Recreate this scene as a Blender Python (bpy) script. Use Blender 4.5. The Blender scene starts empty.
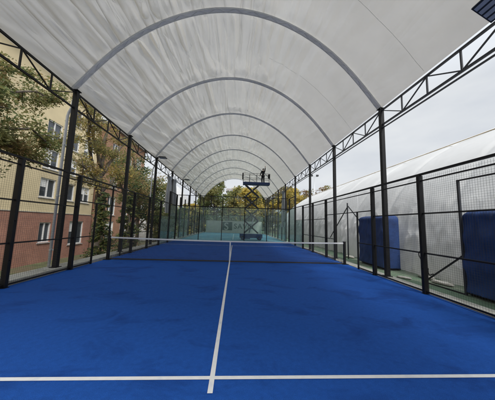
import bpy, bmesh, math, random
import numpy as np
from mathutils import Vector, Matrix, noise

rnd = random.Random(7)
scene = bpy.context.scene
COL = scene.collection
PI = math.pi

# ------------------------------------------------------------------ camera
f, cx, cy, cz, yaw, pit, rol = 218.3187, .1825, -9.4196, 1.598, .0525, .1098, .0297
s_, c_ = math.sin(yaw), math.cos(yaw)
fwd = Vector((s_*math.cos(pit), c_*math.cos(pit), math.sin(pit)))
rt = Vector((c_, -s_, 0)); up = rt.cross(fwd)
r2 = math.cos(rol)*rt + math.sin(rol)*up
u2 = -math.sin(rol)*rt + math.cos(rol)*up
cam = bpy.data.cameras.new('camera')
camo = bpy.data.objects.new('camera', cam); COL.objects.link(camo)
camo.matrix_world = Matrix(((r2.x, u2.x, -fwd.x, cx), (r2.y, u2.y, -fwd.y, cy), (r2.z, u2.z, -fwd.z, cz), (0, 0, 0, 1)))
cam.sensor_width = 36; cam.sensor_fit = 'HORIZONTAL'
cam.lens = 36*f/495
cam.clip_start = .05; cam.clip_end = 2000
scene.camera = camo

# ------------------------------------------------------------------ sky, sun, exposure
SUN_EL, SUN_AZ = math.radians(48), math.radians(155)      # azimuth measured from +Y towards +X
world = bpy.data.worlds.new('World'); scene.world = world
world.use_nodes = True
nt = world.node_tree; N = nt.nodes; L = nt.links
N.clear()
out = N.new('ShaderNodeOutputWorld'); bg = N.new('ShaderNodeBackground')
sky = N.new('ShaderNodeTexSky'); sky.sky_type = 'NISHITA'; sky.sun_disc = False
sky.sun_elevation = SUN_EL; sky.sun_rotation = SUN_AZ
sky.air_density = 1.3; sky.dust_density = 3.0
hs = N.new('ShaderNodeHueSaturation'); hs.inputs['Saturation'].default_value = .12
tc = N.new('ShaderNodeTexCoord'); mp = N.new('ShaderNodeMapping'); mp.inputs['Scale'].default_value = (1.6, 1.6, 4.5)
nz = N.new('ShaderNodeTexNoise'); nz.inputs['Scale'].default_value = 2.2; nz.inputs['Detail'].default_value = 6; nz.inputs['Roughness'].default_value = .55
cr = N.new('ShaderNodeValToRGB')
cr.color_ramp.elements[0].position = .3; cr.color_ramp.elements[0].color = (4.4, 4.7, 5.15, 1)
cr.color_ramp.elements[1].position = .72; cr.color_ramp.elements[1].color = (5.5, 5.7, 5.9, 1)
mx = N.new('ShaderNodeMix'); mx.data_type = 'RGBA'; mx.inputs[0].default_value = .85
L.new(sky.outputs[0], hs.inputs['Color'])
L.new(tc.outputs['Generated'], mp.inputs[0]); L.new(mp.outputs[0], nz.inputs['Vector']); L.new(nz.outputs['Fac'], cr.inputs[0])
# overcast sky: the zenith is brighter than the horizon
sx = N.new('ShaderNodeSeparateXYZ'); L.new(tc.outputs['Generated'], sx.inputs[0])
zr = N.new('ShaderNodeMapRange'); zr.inputs[1].default_value = .45; zr.inputs[2].default_value = 1; zr.inputs[3].default_value = 1; zr.inputs[4].default_value = 2.8
L.new(sx.outputs['Z'], zr.inputs[0])
zm = N.new('ShaderNodeMix'); zm.data_type = 'RGBA'; zm.blend_type = 'MULTIPLY'; zm.inputs[0].default_value = 1
L.new(cr.outputs[0], zm.inputs[6]); L.new(zr.outputs[0], zm.inputs[7])
L.new(hs.outputs[0], mx.inputs[6]); L.new(zm.outputs[2], mx.inputs[7])
L.new(mx.outputs[2], bg.inputs[0]); bg.inputs[1].default_value = .1
L.new(bg.outputs[0], out.inputs[0])

sun = bpy.data.lights.new('sun', 'SUN'); suno = bpy.data.objects.new('sun', sun); COL.objects.link(suno)
sun.energy = 1.7; sun.angle = math.radians(14); sun.color = (1, .96, .9)
sd = Vector((math.sin(SUN_AZ)*math.cos(SUN_EL), math.cos(SUN_AZ)*math.cos(SUN_EL), math.sin(SUN_EL)))
suno.rotation_euler = (-sd).to_track_quat('-Z', 'Y').to_euler()
suno.location = sd*60
vs = scene.view_settings
vs.view_transform = 'Standard'; vs.look = 'None'; vs.gamma = 1; vs.exposure = .58
vs.use_curve_mapping = False
scene.cycles.max_bounces = 8; scene.cycles.diffuse_bounces = 4; scene.cycles.transparent_max_bounces = 24
scene.cycles.transmission_bounces = 4; scene.cycles.glossy_bounces = 3
try:
    scene.cycles.use_denoising = True
except Exception:
    pass

# ------------------------------------------------------------------ materials
MATS = {}
def mat(name, col, rough=.6, metal=0, var=.12, scale=4.0, bump=0, bscale=60, spec=.4, stretch=(1, 1, 1), dark=None, dthr=(.45, .65)):
    m = bpy.data.materials.new(name); m.use_nodes = True
    t = m.node_tree; n = t.nodes; l = t.links
    b = n['Principled BSDF']
    b.inputs['Roughness'].default_value = rough; b.inputs['Metallic'].default_value = metal
    b.inputs['Specular IOR Level'].default_value = spec
    co = n.new('ShaderNodeTexCoord'); ma = n.new('ShaderNodeMapping'); ma.inputs['Scale'].default_value = stretch
    l.new(co.outputs['Object'], ma.inputs[0])
    a = n.new('ShaderNodeTexNoise'); a.inputs['Scale'].default_value = scale; a.inputs['Detail'].default_value = 7; a.inputs['Roughness'].default_value = .62
    l.new(ma.outputs[0], a.inputs['Vector'])
    r = n.new('ShaderNodeValToRGB')
    r.color_ramp.elements[0].position = .28; r.color_ramp.elements[1].position = .72
    r.color_ramp.elements[0].color = tuple(max(0, c*(1-var)) for c in col)+(1,)
    r.color_ramp.elements[1].color = tuple(min(1, c*(1+var)) for c in col)+(1,)
    l.new(a.outputs['Fac'], r.inputs[0])
    last = r.outputs[0]
    if dark:
        a2 = n.new('ShaderNodeTexNoise'); a2.inputs['Scale'].default_value = scale*.35; a2.inputs['Detail'].default_value = 5
        a2.inputs['Distortion'].default_value = .6
        l.new(ma.outputs[0], a2.inputs['Vector'])
        rr = n.new('ShaderNodeMapRange'); rr.inputs[1].default_value = dthr[0]; rr.inputs[2].default_value = dthr[1]
        l.new(a2.outputs['Fac'], rr.inputs[0])
        mm = n.new('ShaderNodeMix'); mm.data_type = 'RGBA'
        l.new(rr.outputs[0], mm.inputs[0]); l.new(last, mm.inputs[6]); mm.inputs[7].default_value = tuple(dark)+(1,)
        last = mm.outputs[2]
    l.new(last, b.inputs['Base Color'])
    if bump:
        g = n.new('ShaderNodeTexNoise'); g.inputs['Scale'].default_value = bscale; g.inputs['Detail'].default_value = 4
        l.new(ma.outputs[0], g.inputs['Vector'])
        bp = n.new('ShaderNodeBump'); bp.inputs['Strength'].default_value = bump; bp.inputs['Distance'].default_value = .02
        l.new(g.outputs['Fac'], bp.inputs['Height']); l.new(bp.outputs[0], b.inputs['Normal'])
    MATS[name] = m
    return m

M_black = mat('black_paint', (.008, .008, .009), .5, var=.25, scale=9, spec=.3)
M_wire = mat('wire_black', (.045, .045, .046), .5, spec=.4)
M_greysteel = mat('dark_steel', (.035, .038, .045), .45, var=.2, scale=6)
M_line = mat('line_white', (.72, .73, .74), .8, var=.06, scale=14, dark=(.55, .6, .68), dthr=(.55, .8))
M_tape = mat('tape_white', (.74, .75, .77), .6, var=.04, scale=8)
M_galv = mat('galvanised', (.55, .57, .58), .4, metal=.35, var=.1, scale=8)
M_white = mat('white_plastic', (.72, .73, .74), .4, var=.05, scale=6)
M_frame = mat('window_white', (.75, .75, .74), .5, var=.05)
M_concrete = mat('concrete_pale', (.36, .36, .33), .9, var=.2, scale=7, bump=.3, bscale=40, dark=(.2, .2, .17), dthr=(.5, .75))
M_ground = mat('soil_grass', (.09, .1, .045), .95, var=.4, scale=1.2, bump=.5, bscale=12, dark=(.11, .085, .05))
M_green = mat('old_green_court', (.12, .19, .12), .9, var=.22, scale=2.4, bump=.2, bscale=50, dark=(.25, .25, .2), dthr=(.5, .72))
M_cyan = mat('turquoise_court', (.1, .28, .38), .75, var=.14, scale=1.2, dark=(.2, .4, .45), dthr=(.5, .7))
M_yellow = mat('yellow_render', (.68, .57, .36), .9, var=.09, scale=.9, bump=.15, bscale=30, dark=(.58, .48, .31), dthr=(.5, .8))
M_pad = mat('blue_tarp', (.018, .05, .17), .75, var=.3, scale=3, bump=.8, bscale=5, spec=.4)
M_lblue = mat('lift_blue', (.016, .04, .13), .45, var=.2, scale=5)
M_rubber = mat('rubber', (.02, .02, .02), .8)
M_rib = mat('rib_sleeve', (.8, .79, .78), .55, var=.1, scale=6)
M_skin = mat('skin', (.45, .27, .19), .55, var=.05)
M_cloth = mat('work_clothes', (.012, .012, .016), .85, var=.3, scale=14)
M_trous = mat('work_trousers', (.016, .017, .024), .85, var=.3, scale=14)
M_boot = mat('boot_leather', (.02, .016, .012), .6)
M_helmet = mat('cap_dark', (.02, .02, .024), .7)
M_bark = mat('bark', (.12, .1, .08), .95, var=.45, scale=6, bump=.9, bscale=14, stretch=(1, 1, .25))
M_banner = mat('banner_cream', (.48, .5, .45), .7, var=.06, scale=2)
M_bgreen = mat('banner_green', (.08, .13, .12), .7, var=.1, scale=3)
M_rope = mat('seam_tan', (.42, .34, .22), .8, var=.15)
M_sand = mat('sandbag_cloth', (.45, .44, .4), .9, var=.2, scale=9, bump=.5, bscale=30)
M_curt = mat('curtain_film', (.4, .42, .44), .35, var=.12, scale=5, stretch=(1, 1, .2))
M_roof = mat('roof_sheet', (.22, .2, .19), .8)
M_farwall = mat('far_render', (.5, .52, .56), .9, var=.05)
M_sill = mat('sill_metal', (.4, .4, .4), .6)

def turf_mat():
    m = mat('blue_turf', (.013, .085, .38), .85, var=.13, scale=16, bump=.5, bscale=240, spec=.15)
    t = m.node_tree; n = t.nodes; l = t.links; b = n['Principled BSDF']
    base = b.inputs['Base Color'].links[0].from_socket
    co = n.new('ShaderNodeTexCoord')
    # trodden patches where the pile lies the other way
    a = n.new('ShaderNodeTexNoise'); a.inputs['Scale'].default_value = 1.15; a.inputs['Detail'].default_value = 9; a.inputs['Roughness'].default_value = .68; a.inputs['Distortion'].default_value = .7
    mp = n.new('ShaderNodeMapping'); mp.inputs['Scale'].default_value = (.75, 1.3, 1)
    l.new(co.outputs['Object'], mp.inputs[0]); l.new(mp.outputs[0], a.inputs['Vector'])
    r = n.new('ShaderNodeMapRange'); r.inputs[1].default_value = .52; r.inputs[2].default_value = .66; r.inputs[4].default_value = .9
    l.new(a.outputs['Fac'], r.inputs[0])
    x = n.new('ShaderNodeMix'); x.data_type = 'RGBA'
    l.new(r.outputs[0], x.inputs[0]); l.new(base, x.inputs[6]); x.inputs[7].default_value = (.0075, .052, .25, 1)
    g = n.new('ShaderNodeTexNoise'); g.inputs['Scale'].default_value = 130; g.inputs['Detail'].default_value = 3
    l.new(co.outputs['Object'], g.inputs['Vector'])
    gr = n.new('ShaderNodeMapRange'); gr.inputs[1].default_value = .3; gr.inputs[2].default_value = .7; gr.inputs[3].default_value = .78; gr.inputs[4].default_value = 1.2
    l.new(g.outputs['Fac'], gr.inputs[0])
    y = n.new('ShaderNodeMix'); y.data_type = 'RGBA'; y.blend_type = 'MULTIPLY'; y.inputs[0].default_value = 1
    l.new(x.outputs[2], y.inputs[6]); l.new(gr.outputs[0], y.inputs[7])
    l.new(y.outputs[2], b.inputs['Base Color'])
    return m
M_turf = turf_mat()

def brick_mat(name, c1, c2, mortar, sc):
    m = bpy.data.materials.new(name); m.use_nodes = True
    n = m.node_tree.nodes; l = m.node_tree.links; b = n['Principled BSDF']; b.inputs['Roughness'].default_value = .9
    co = n.new('ShaderNodeTexCoord'); sp = n.new('ShaderNodeSeparateXYZ'); cb = n.new('ShaderNodeCombineXYZ')
    l.new(co.outputs['Object'], sp.inputs[0])
    ad = n.new('ShaderNodeMath'); l.new(sp.outputs['X'], ad.inputs[0]); l.new(sp.outputs['Y'], ad.inputs[1])
    l.new(ad.outputs[0], cb.inputs[0]); l.new(sp.outputs['Z'], cb.inputs[1])
    br = n.new('ShaderNodeTexBrick'); br.inputs['Scale'].default_value = sc
    br.inputs['Color1'].default_value = c1+(1,); br.inputs['Color2'].default_value = c2+(1,); br.inputs['Mortar'].default_value = mortar+(1,)
    br.inputs['Brick Width'].default_value = .5; br.inputs['Row Height'].default_value = .16; br.inputs['Mortar Size'].default_value = .012
    l.new(cb.outputs[0], br.inputs['Vector'])
    nz = n.new('ShaderNodeTexNoise'); nz.inputs['Scale'].default_value = 1.1; nz.inputs['Detail'].default_value = 6
    l.new(co.outputs['Object'], nz.inputs['Vector'])
    mr = n.new('ShaderNodeMapRange'); mr.inputs[3].default_value = .65; mr.inputs[4].default_value = 1.3
    l.new(nz.outputs['Fac'], mr.inputs[0])
    x = n.new('ShaderNodeMix'); x.data_type = 'RGBA'; x.blend_type = 'MULTIPLY'; x.inputs[0].default_value = 1
    l.new(br.outputs['Color'], x.inputs[6]); l.new(mr.outputs[0], x.inputs[7]); l.new(x.outputs[2], b.inputs['Base Color'])
    return m
M_brick = brick_mat('red_brick', (.40, .18, .12), (.32, .14, .1), (.36, .29, .25), 2.0)
M_obrick = brick_mat('orange_brick', (.36, .18, .1), (.29, .14, .085), (.33, .26, .2), 2.0)

def window_glass_mat():
    m = mat('window_glass', (.05, .06, .075), .06, var=.5, scale=.8, spec=.8)
    return m
M_wglass = window_glass_mat()

def clear_glass(name, tint, refl=.5):
    m = bpy.data.materials.new(name); m.use_nodes = True
    n = m.node_tree.nodes; l = m.node_tree.links
    n.remove(n['Principled BSDF']); o = n['Material Output']
    tr = n.new('ShaderNodeBsdfTransparent'); tr.inputs[0].default_value = tint+(1,)
    gl = n.new('ShaderNodeBsdfGlossy'); gl.inputs['Roughness'].default_value = .03
    lw = n.new('ShaderNodeFresnel'); lw.inputs['IOR'].default_value = 1.45
    co = n.new('ShaderNodeTexCoord'); nz = n.new('ShaderNodeTexNoise'); nz.inputs['Scale'].default_value = 2.5; nz.inputs['Detail'].default_value = 6
    l.new(co.outputs['Object'], nz.inputs['Vector'])
    df = n.new('ShaderNodeBsdfDiffuse'); df.inputs[0].default_value = (.62, .7, .69, 1)
    mr = n.new('ShaderNodeMapRange'); mr.inputs[1].default_value = .35; mr.inputs[2].default_value = .8; mr.inputs[3].default_value = .04; mr.inputs[4].default_value = .15
    l.new(nz.outputs['Fac'], mr.inputs[0])
    a = n.new('ShaderNodeMixShader'); b = n.new('ShaderNodeMixShader')
    l.new(mr.outputs[0], a.inputs[0]); l.new(tr.outputs[0], a.inputs[1]); l.new(df.outputs[0], a.inputs[2])
    hf = n.new('ShaderNodeMath'); hf.operation = 'MULTIPLY'; hf.inputs[1].default_value = .6; l.new(lw.outputs[0], hf.inputs[0])
    l.new(hf.outputs[0], b.inputs[0]); l.new(a.outputs[0], b.inputs[1]); l.new(gl.outputs[0], b.inputs[2])
    l.new(b.outputs[0], o.inputs['Surface'])
    return m
M_glass = clear_glass('court_glass', (.87, .95, .935))

def fabric_mat(name, col, transl, rough=.5, bump=.25, bs=3.0, spec=.25, pleat=0):
    m = bpy.data.materials.new(name); m.use_nodes = True
    n = m.node_tree.nodes; l = m.node_tree.links; b = n['Principled BSDF']; o = n['Material Output']
    b.inputs['Roughness'].default_value = rough; b.inputs['Specular IOR Level'].default_value = spec
    co = n.new('ShaderNodeTexCoord')
    nz = n.new('ShaderNodeTexNoise'); nz.inputs['Scale'].default_value = .8; nz.inputs['Detail'].default_value = 6
    l.new(co.outputs['Object'], nz.inputs['Vector'])
    r = n.new('ShaderNodeValToRGB'); r.color_ramp.elements[0].position = .3; r.color_ramp.elements[1].position = .7
    r.color_ramp.elements[0].color = tuple(c*.9 for c in col)+(1,); r.color_ramp.elements[1].color = col+(1,)
    l.new(nz.outputs['Fac'], r.inputs[0]); l.new(r.outputs[0], b.inputs['Base Color'])
    t = n.new('ShaderNodeBsdfTranslucent'); l.new(r.outputs[0], t.inputs[0])
    g = n.new('ShaderNodeTexNoise'); g.inputs['Scale'].default_value = bs; g.inputs['Detail'].default_value = 5; g.inputs['Distortion'].default_value = .8
    l.new(co.outputs['Object'], g.inputs['Vector'])
    bp = n.new('ShaderNodeBump'); bp.inputs['Strength'].default_value = bump; bp.inputs['Distance'].default_value = .08
    l.new(g.outputs['Fac'], bp.inputs['Height']); l.new(bp.outputs[0], b.inputs['Normal']); l.new(bp.outputs[0], t.inputs['Normal'])
    if pleat:      # sharp creases: ridged noise, stretched along "axis", stronger where the cloth is slack
        sc_, axis, lo, hi, slo, shi, scl, dist = pleat
        mp = n.new('ShaderNodeMapping'); mp.inputs['Scale'].default_value = sc_; l.new(co.outputs['Object'], mp.inputs[0])
        sp = n.new('ShaderNodeSeparateXYZ'); l.new(co.outputs['Object'], sp.inputs[0])
        mk = n.new('ShaderNodeMapRange'); mk.inputs[1].default_value = lo; mk.inputs[2].default_value = hi; mk.inputs[3].default_value = slo; mk.inputs[4].default_value = shi
        l.new(sp.outputs[axis], mk.inputs[0])
        last = bp
        for k_, (sc2, pw, ds) in enumerate(((scl, 6, dist), (scl*2.1, 4, dist*.25))):
            pz = n.new('ShaderNodeTexNoise'); pz.inputs['Scale'].default_value = sc2; pz.inputs['Detail'].default_value = 1.5; pz.inputs['Distortion'].default_value = .35
            l.new(mp.outputs[0], pz.inputs['Vector'])
            m1 = n.new('ShaderNodeMath'); m1.operation = 'SUBTRACT'; m1.inputs[1].default_value = .5; l.new(pz.outputs['Fac'], m1.inputs[0])
            m2 = n.new('ShaderNodeMath'); m2.operation = 'ABSOLUTE'; l.new(m1.outputs[0], m2.inputs[0])
            m3 = n.new('ShaderNodeMath'); m3.operation = 'MULTIPLY_ADD'; m3.inputs[1].default_value = -2; m3.inputs[2].default_value = 1; l.new(m2.outputs[0], m3.inputs[0])
            m4 = n.new('ShaderNodeMath'); m4.operation = 'POWER'; m4.inputs[1].default_value = pw; l.new(m3.outputs[0], m4.inputs[0])
            b2 = n.new('ShaderNodeBump'); b2.inputs['Distance'].default_value = ds
            l.new(mk.outputs[0], b2.inputs['Strength']); l.new(m4.outputs[0], b2.inputs['Height']); l.new(last.outputs[0], b2.inputs['Normal'])
            last = b2
        l.new(last.outputs[0], b.inputs['Normal']); l.new(last.outputs[0], t.inputs['Normal'])
    x = n.new('ShaderNodeMixShader'); x.inputs[0].default_value = transl
    l.new(b.outputs[0], x.inputs[1]); l.new(t.outputs[0], x.inputs[2]); l.new(x.outputs[0], o.inputs['Surface'])
    return m
M_canopy = fabric_mat('canopy_pvc', (.82, .795, .735), .25, rough=.4, bump=.12, bs=3.5, spec=.4, pleat=((2.0, .11, 2.0), 'X', .6, 3.4, .5, .08, .72, .2))
M_sleeve = fabric_mat('rib_sleeve_pvc', (.84, .85, .88), .5, rough=.5, bump=.1)
M_seam = mat('seam_weld', (.5, .5, .5), .6)
M_ribt = mat('rib_tube', (.74, .74, .74), .5, var=.1)
M_dome = fabric_mat('dome_pvc', (.85, .85, .845), .34, rough=.5, bump=.12, bs=1.6, pleat=((1.0, 1.0, .55), 'Z', 1.2, 3.4, .45, .06, .9, .16))

def leaf_mat(name, col, transl=.35):
    m = bpy.data.materials.new(name); m.use_nodes = True
    n = m.node_tree.nodes; l = m.node_tree.links; b = n['Principled BSDF']; o = n['Material Output']
    b.inputs['Roughness'].default_value = .6; b.inputs['Specular IOR Level'].default_value = .25
    co = n.new('ShaderNodeTexCoord'); nz = n.new('ShaderNodeTexNoise'); nz.inputs['Scale'].default_value = 3.5; nz.inputs['Detail'].default_value = 3
    l.new(co.outputs['Object'], nz.inputs['Vector'])
    r = n.new('ShaderNodeValToRGB'); r.color_ramp.elements[0].position = .3; r.color_ramp.elements[1].position = .7
    r.color_ramp.elements[0].color = tuple(c*.65 for c in col)+(1,); r.color_ramp.elements[1].color = tuple(c*1.3 for c in col)+(1,)
    l.new(nz.outputs['Fac'], r.inputs[0]); l.new(r.outputs[0], b.inputs['Base Color'])
    t = n.new('ShaderNodeBsdfTranslucent'); l.new(r.outputs[0], t.inputs[0])
    x = n.new('ShaderNodeMixShader'); x.inputs[0].default_value = transl
    l.new(b.outputs[0], x.inputs[1]); l.new(t.outputs[0], x.inputs[2]); l.new(x.outputs[0], o.inputs['Surface'])
    return m
LF = {k: leaf_mat('leaf_'+k, c, .45) for k, c in dict(
    olive=(.25, .24, .09), brown=(.33, .24, .11), green=(.15, .19, .075), dark=(.032, .062, .034), dark2=(.06, .1, .05),
    yellow=(.60, .47, .10), gold=(.50, .39, .12), pale=(.27, .27, .12), rust=(.24, .15, .08)).items()}

# ------------------------------------------------------------------ mesh helpers
class MB:
    def __init__(s): s.v = []; s.f = []; s.m = []
    def add(s, vs, fs, mi=0):
        o = len(s.v); s.v += [tuple(v) for v in vs]; s.f += [tuple(i+o for i in q) for q in fs]; s.m += [mi]*len(fs); return s
    def box(s, a, b, mi=0):
        x0, y0, z0 = a; x1, y1, z1 = b
        return s.add([(x0,y0,z0),(x1,y0,z0),(x1,y1,z0),(x0,y1,z0),(x0,y0,z1),(x1,y0,z1),(x1,y1,z1),(x0,y1,z1)],
                     [(0,3,2,1),(4,5,6,7),(0,1,5,4),(1,2,6,5),(2,3,7,6),(3,0,4,7)], mi)
    def beam(s, p, q, w, h=None, mi=0, upv=(0, 0, 1)):
        p = Vector(p); q = Vector(q); h = h or w; d = (q-p).normalized(); U = Vector(upv)
        if abs(d.dot(U)) > .98: U = Vector((0, 1, 0))
        a = d.cross(U).normalized(); b = a.cross(d)
        vs = [e + a*(i*w/2) + b*(j*h/2) for e in (p, q) for i, j in ((-1,-1),(1,-1),(1,1),(-1,1))]
        return s.add(vs, [(0,1,2,3),(7,6,5,4),(0,4,5,1),(1,5,6,2),(2,6,7,3),(3,7,4,0)], mi)
    def tube(s, pts, r, n=8, mi=0, cap=True):
        pts = [Vector(p) for p in pts]; rs = r if isinstance(r, (list, tuple)) else [r]*len(pts)
        base = len(s.v); prev = None
        for i, p in enumerate(pts):
            d = (pts[min(i+1, len(pts)-1)]-pts[max(i-1, 0)]).normalized()
            U = prev if prev is not None else (Vector((0, 0, 1)) if abs(d.z) < .9 else Vector((1, 0, 0)))
            a = (U - d*U.dot(d)).normalized(); b = d.cross(a); prev = a
            for k in range(n):
                t = 2*PI*k/n; s.v.append(tuple(p + a*(rs[i]*math.cos(t)) + b*(rs[i]*math.sin(t))))
        for i in range(len(pts)-1):
            for k in range(n):
                s.f.append((base+i*n+k, base+i*n+(k+1) % n, base+(i+1)*n+(k+1) % n, base+(i+1)*n+k)); s.m.append(mi)
        if cap:
            s.f.append(tuple(base+k for k in reversed(range(n)))); s.m.append(mi)
            s.f.append(tuple(base+(len(pts)-1)*n+k for k in range(n))); s.m.append(mi)
        return s
    def build(s, name, mats, parent=None, smooth=False, bevel=0):
        me = bpy.data.meshes.new(name); me.from_pydata(s.v, [], s.f)
        for m in (mats if isinstance(mats, (list, tuple)) else [mats]): me.materials.append(m)
        if any(s.m): me.polygons.foreach_set('material_index', s.m)
        if smooth: me.polygons.foreach_set('use_smooth', [True]*len(me.polygons))
        me.update()
        o = bpy.data.objects.new(name, me); COL.objects.link(o)
        if parent: o.parent = parent
        if bevel:
            b = o.modifiers.new('bevel', 'BEVEL'); b.width = bevel; b.segments = 2; b.limit_method = 'ANGLE'
        return o

def tag(o, label, cat, group=None, kind=None):
    o['label'] = label; o['category'] = cat
    if group: o['group'] = group
    if kind: o['kind'] = kind
    return o
def struct(o, label, cat):
    o['label'] = label; o['category'] = cat; o['kind'] = 'structure'; return o
def thing(name, label, cat, loc=(0, 0, 0), rz=0, group=None):
    o = bpy.data.objects.new(name, None); COL.objects.link(o); o.location = loc; o.rotation_euler = (0, 0, rz)
    o.empty_display_size = .3
    return tag(o, label, cat, group)
def copy_tree(o, parent=None):
    c = o.copy(); COL.objects.link(c)
    if parent: c.parent = parent
    for ch in [x for x in scene.objects if x.parent == o]: copy_tree(ch, c)
    return c

def wire_grid(mb, o, ux, uz, w, h, step, t):
    """welded wire: real round-ish bars along two directions from corner o"""
    o = Vector(o); ux = Vector(ux); uz = Vector(uz); nrm = ux.cross(uz)
    def bar(p, q, side):
        a = side*(t/2); b = nrm*(t/2)
        vs = [e+d for e in (p, q) for d in (-a-b, a-b, a+b, -a+b)]
        mb.add(vs, [(0,4,5,1),(1,5,6,2),(2,6,7,3),(3,7,4,0)])
    k = int(round(w/step))
    for i in range(1, k):
        p = o+ux*(w*i/k); bar(p, p+uz*h, ux)
    k = int(round(h/step))
    for i in range(1, k):
        p = o+uz*(h*i/k)+nrm*t; bar(p, p+ux*w, uz)

# ================================================================== SETTING
# ground: one sheet to the horizon, lower beyond the left kerb
def gz(x, y):
    if x > -5.9: return -.06
    t = min(1, (-5.9-x)/2.6); t = t*t*(3-2*t)
    return -.06 - 2.5*t + .08*noise.noise(Vector((x*.7, y*.7, 3)))*min(1, t*2)
xs = [-400, -150, -70, -40, -28, -22] + [-20+.5*i for i in range(29)] + [-5.9, -5, 0, 5, 10, 20, 40, 80, 160, 400]
ys = [-300, -120, -60, -30] + [-20+1.0*i for i in range(61)] + [50, 65, 90, 140, 250, 500]
mb = MB()
for y in ys:
    for x in xs: mb.v.append((x, y, gz(x, y)))
nx = len(xs)
for j in range(len(ys)-1):
    for i in range(nx-1):
        mb.f.append((j*nx+i, j*nx+i+1, (j+1)*nx+i+1, (j+1)*nx+i)); mb.m.append(0)
struct(mb.build('ground', M_ground, smooth=True), 'grassy brown ground around the courts, dropping away on the left', 'ground')

court = MB().box((-5.04, -10.05, -.05), (5.04, 10.05, 0)).build('court_ground', M_turf)
struct(court, 'bright blue artificial turf padel court with white lines', 'court floor')
z = .004
def sheet(a, b, zz): return MB().add([(a[0], a[1], zz), (b[0], a[1], zz), (b[0], b[1], zz), (a[0], b[1], zz)], [(0, 1, 2, 3)])
sheet((-5, -6.975), (5, -6.925), z).build('service_line', M_line, court)
sheet((-5, 6.925), (5, 6.975), z).build('service_line', M_line, court)
sheet((-.025, -7.16), (.025, -6.975), z).build('centre_line', M_line, court)
sheet((-.025, -6.925), (.025, 6.925), z).build('centre_line', M_line, court)

far = MB().box((-5.6, 10.3, -.05), (5.6, 28.5, -.012)).build('far_court_ground', M_cyan)
struct(far, 'turquoise floor of the second court behind the glass end wall', 'court floor')
sheet((-5, 13.0), (5, 13.05), -.008).build('service_line', M_line, far)
sheet((-5, 24.9), (5, 24.95), -.008).build('service_line', M_line, far)
sheet((-.025, 13.05), (.025, 24.9), -.008).build('centre_line', M_line, far)
struct(MB().box((5.5, -30, -.05), (7.4, 45, -.02)).build('green_ground', M_green), 'worn green hard court strip between right fence and white dome', 'ground')
mbk = MB()
for i in range(30):
    y0 = -16+i*1.5
    mbk.box((5.06, y0, -.05), (5.48, y0+1.488, .015 + .006*rnd.random()))
struct(mbk.build('kerb', M_concrete, bevel=.008), 'pale concrete edging along the right side of the blue court', 'kerb')
mbk = MB()
for i in range(30):
    y0 = -16+i*1.5
    mbk.box((-5.62, y0, -.4), (-5.08, y0+1.488, .1+.008*rnd.random()))
struct(mbk.build('kerb', M_concrete, bevel=.012), 'raised pale concrete kerb along the left side of the blue court', 'kerb')

# ================================================================== CANOPY
PX = [0, .5, 1.3, 2.03, 2.9, 3.56, 4.1, 4.8, 5.1, 5.35]
PZ = [9.36, 9.33, 9.17, 8.9, 8.42, 7.92, 7.42, 6.58, 6.2, 5.86]
X0 = -.1
_t = np.cumsum([0]+[math.hypot(PX[i+1]-PX[i], PZ[i+1]-PZ[i]) for i in range(len(PX)-1)]); ARC = float(_t[-1])
_fx = np.polyfit(_t, PX, 5); _fz = np.polyfit(_t, PZ, 5)
def prof(s):
    """s in -1..1 along the arch -> (x, z)"""
    a = abs(s)*ARC
    # blend the polynomial so the crown stays smooth
    x = float(np.polyval(_fx, a)); zz = float(np.polyval(_fz, a))
    x -= float(np.polyval(_fx, 0))*(1-abs(s))
    return X0+math.copysign(max(x, 0), s), zz
_NS = 320
_P = [prof(-1+2*i/_NS) for i in range(_NS+1)]
for _ in range(6):
    _P = [_P[i] if i < 2 or i > _NS-2 else (sum(_P[min(_NS, max(0, i+k))][0] for k in range(-5, 6) if 0 <= i+k <= _NS and 0 <= i-k <= _NS)/sum(1 for k in range(-5, 6) if 0 <= i+k <= _NS and 0 <= i-k <= _NS),
          sum(_P[min(_NS, max(0, i+k))][1] for k in range(-5, 6) if 0 <= i+k <= _NS and 0 <= i-k <= _NS)/sum(1 for k in range(-5, 6) if 0 <= i+k <= _NS and 0 <= i-k <= _NS)) for i in range(_NS+1)]
def profn(i, y=None):
    a = _P[max(0, i-1)]; b = _P[min(_NS, i+1)]
    d = Vector((b[0]-a[0], 0, b[1]-a[1])).normalized()
    return Vector((-d.z, 0, d.x))       # outward
SP, YA, K0, K1 = 3.78, -2.2, -3, 8
arch_y = [YA+SP*k for k in range(K0, K1+1)]
canopy = thing('tent_canopy', 'long arched white fabric canopy on dark posts roofing both courts', 'canopy', (0, arch_y[0], 0))
cy0 = arch_y[0]
def cpart(mbx, name, m, **k):
    for i, v in enumerate(mbx.v): mbx.v[i] = (v[0], v[1]-cy0, v[2])
    return mbx.build(name, m, canopy, **k)
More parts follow.
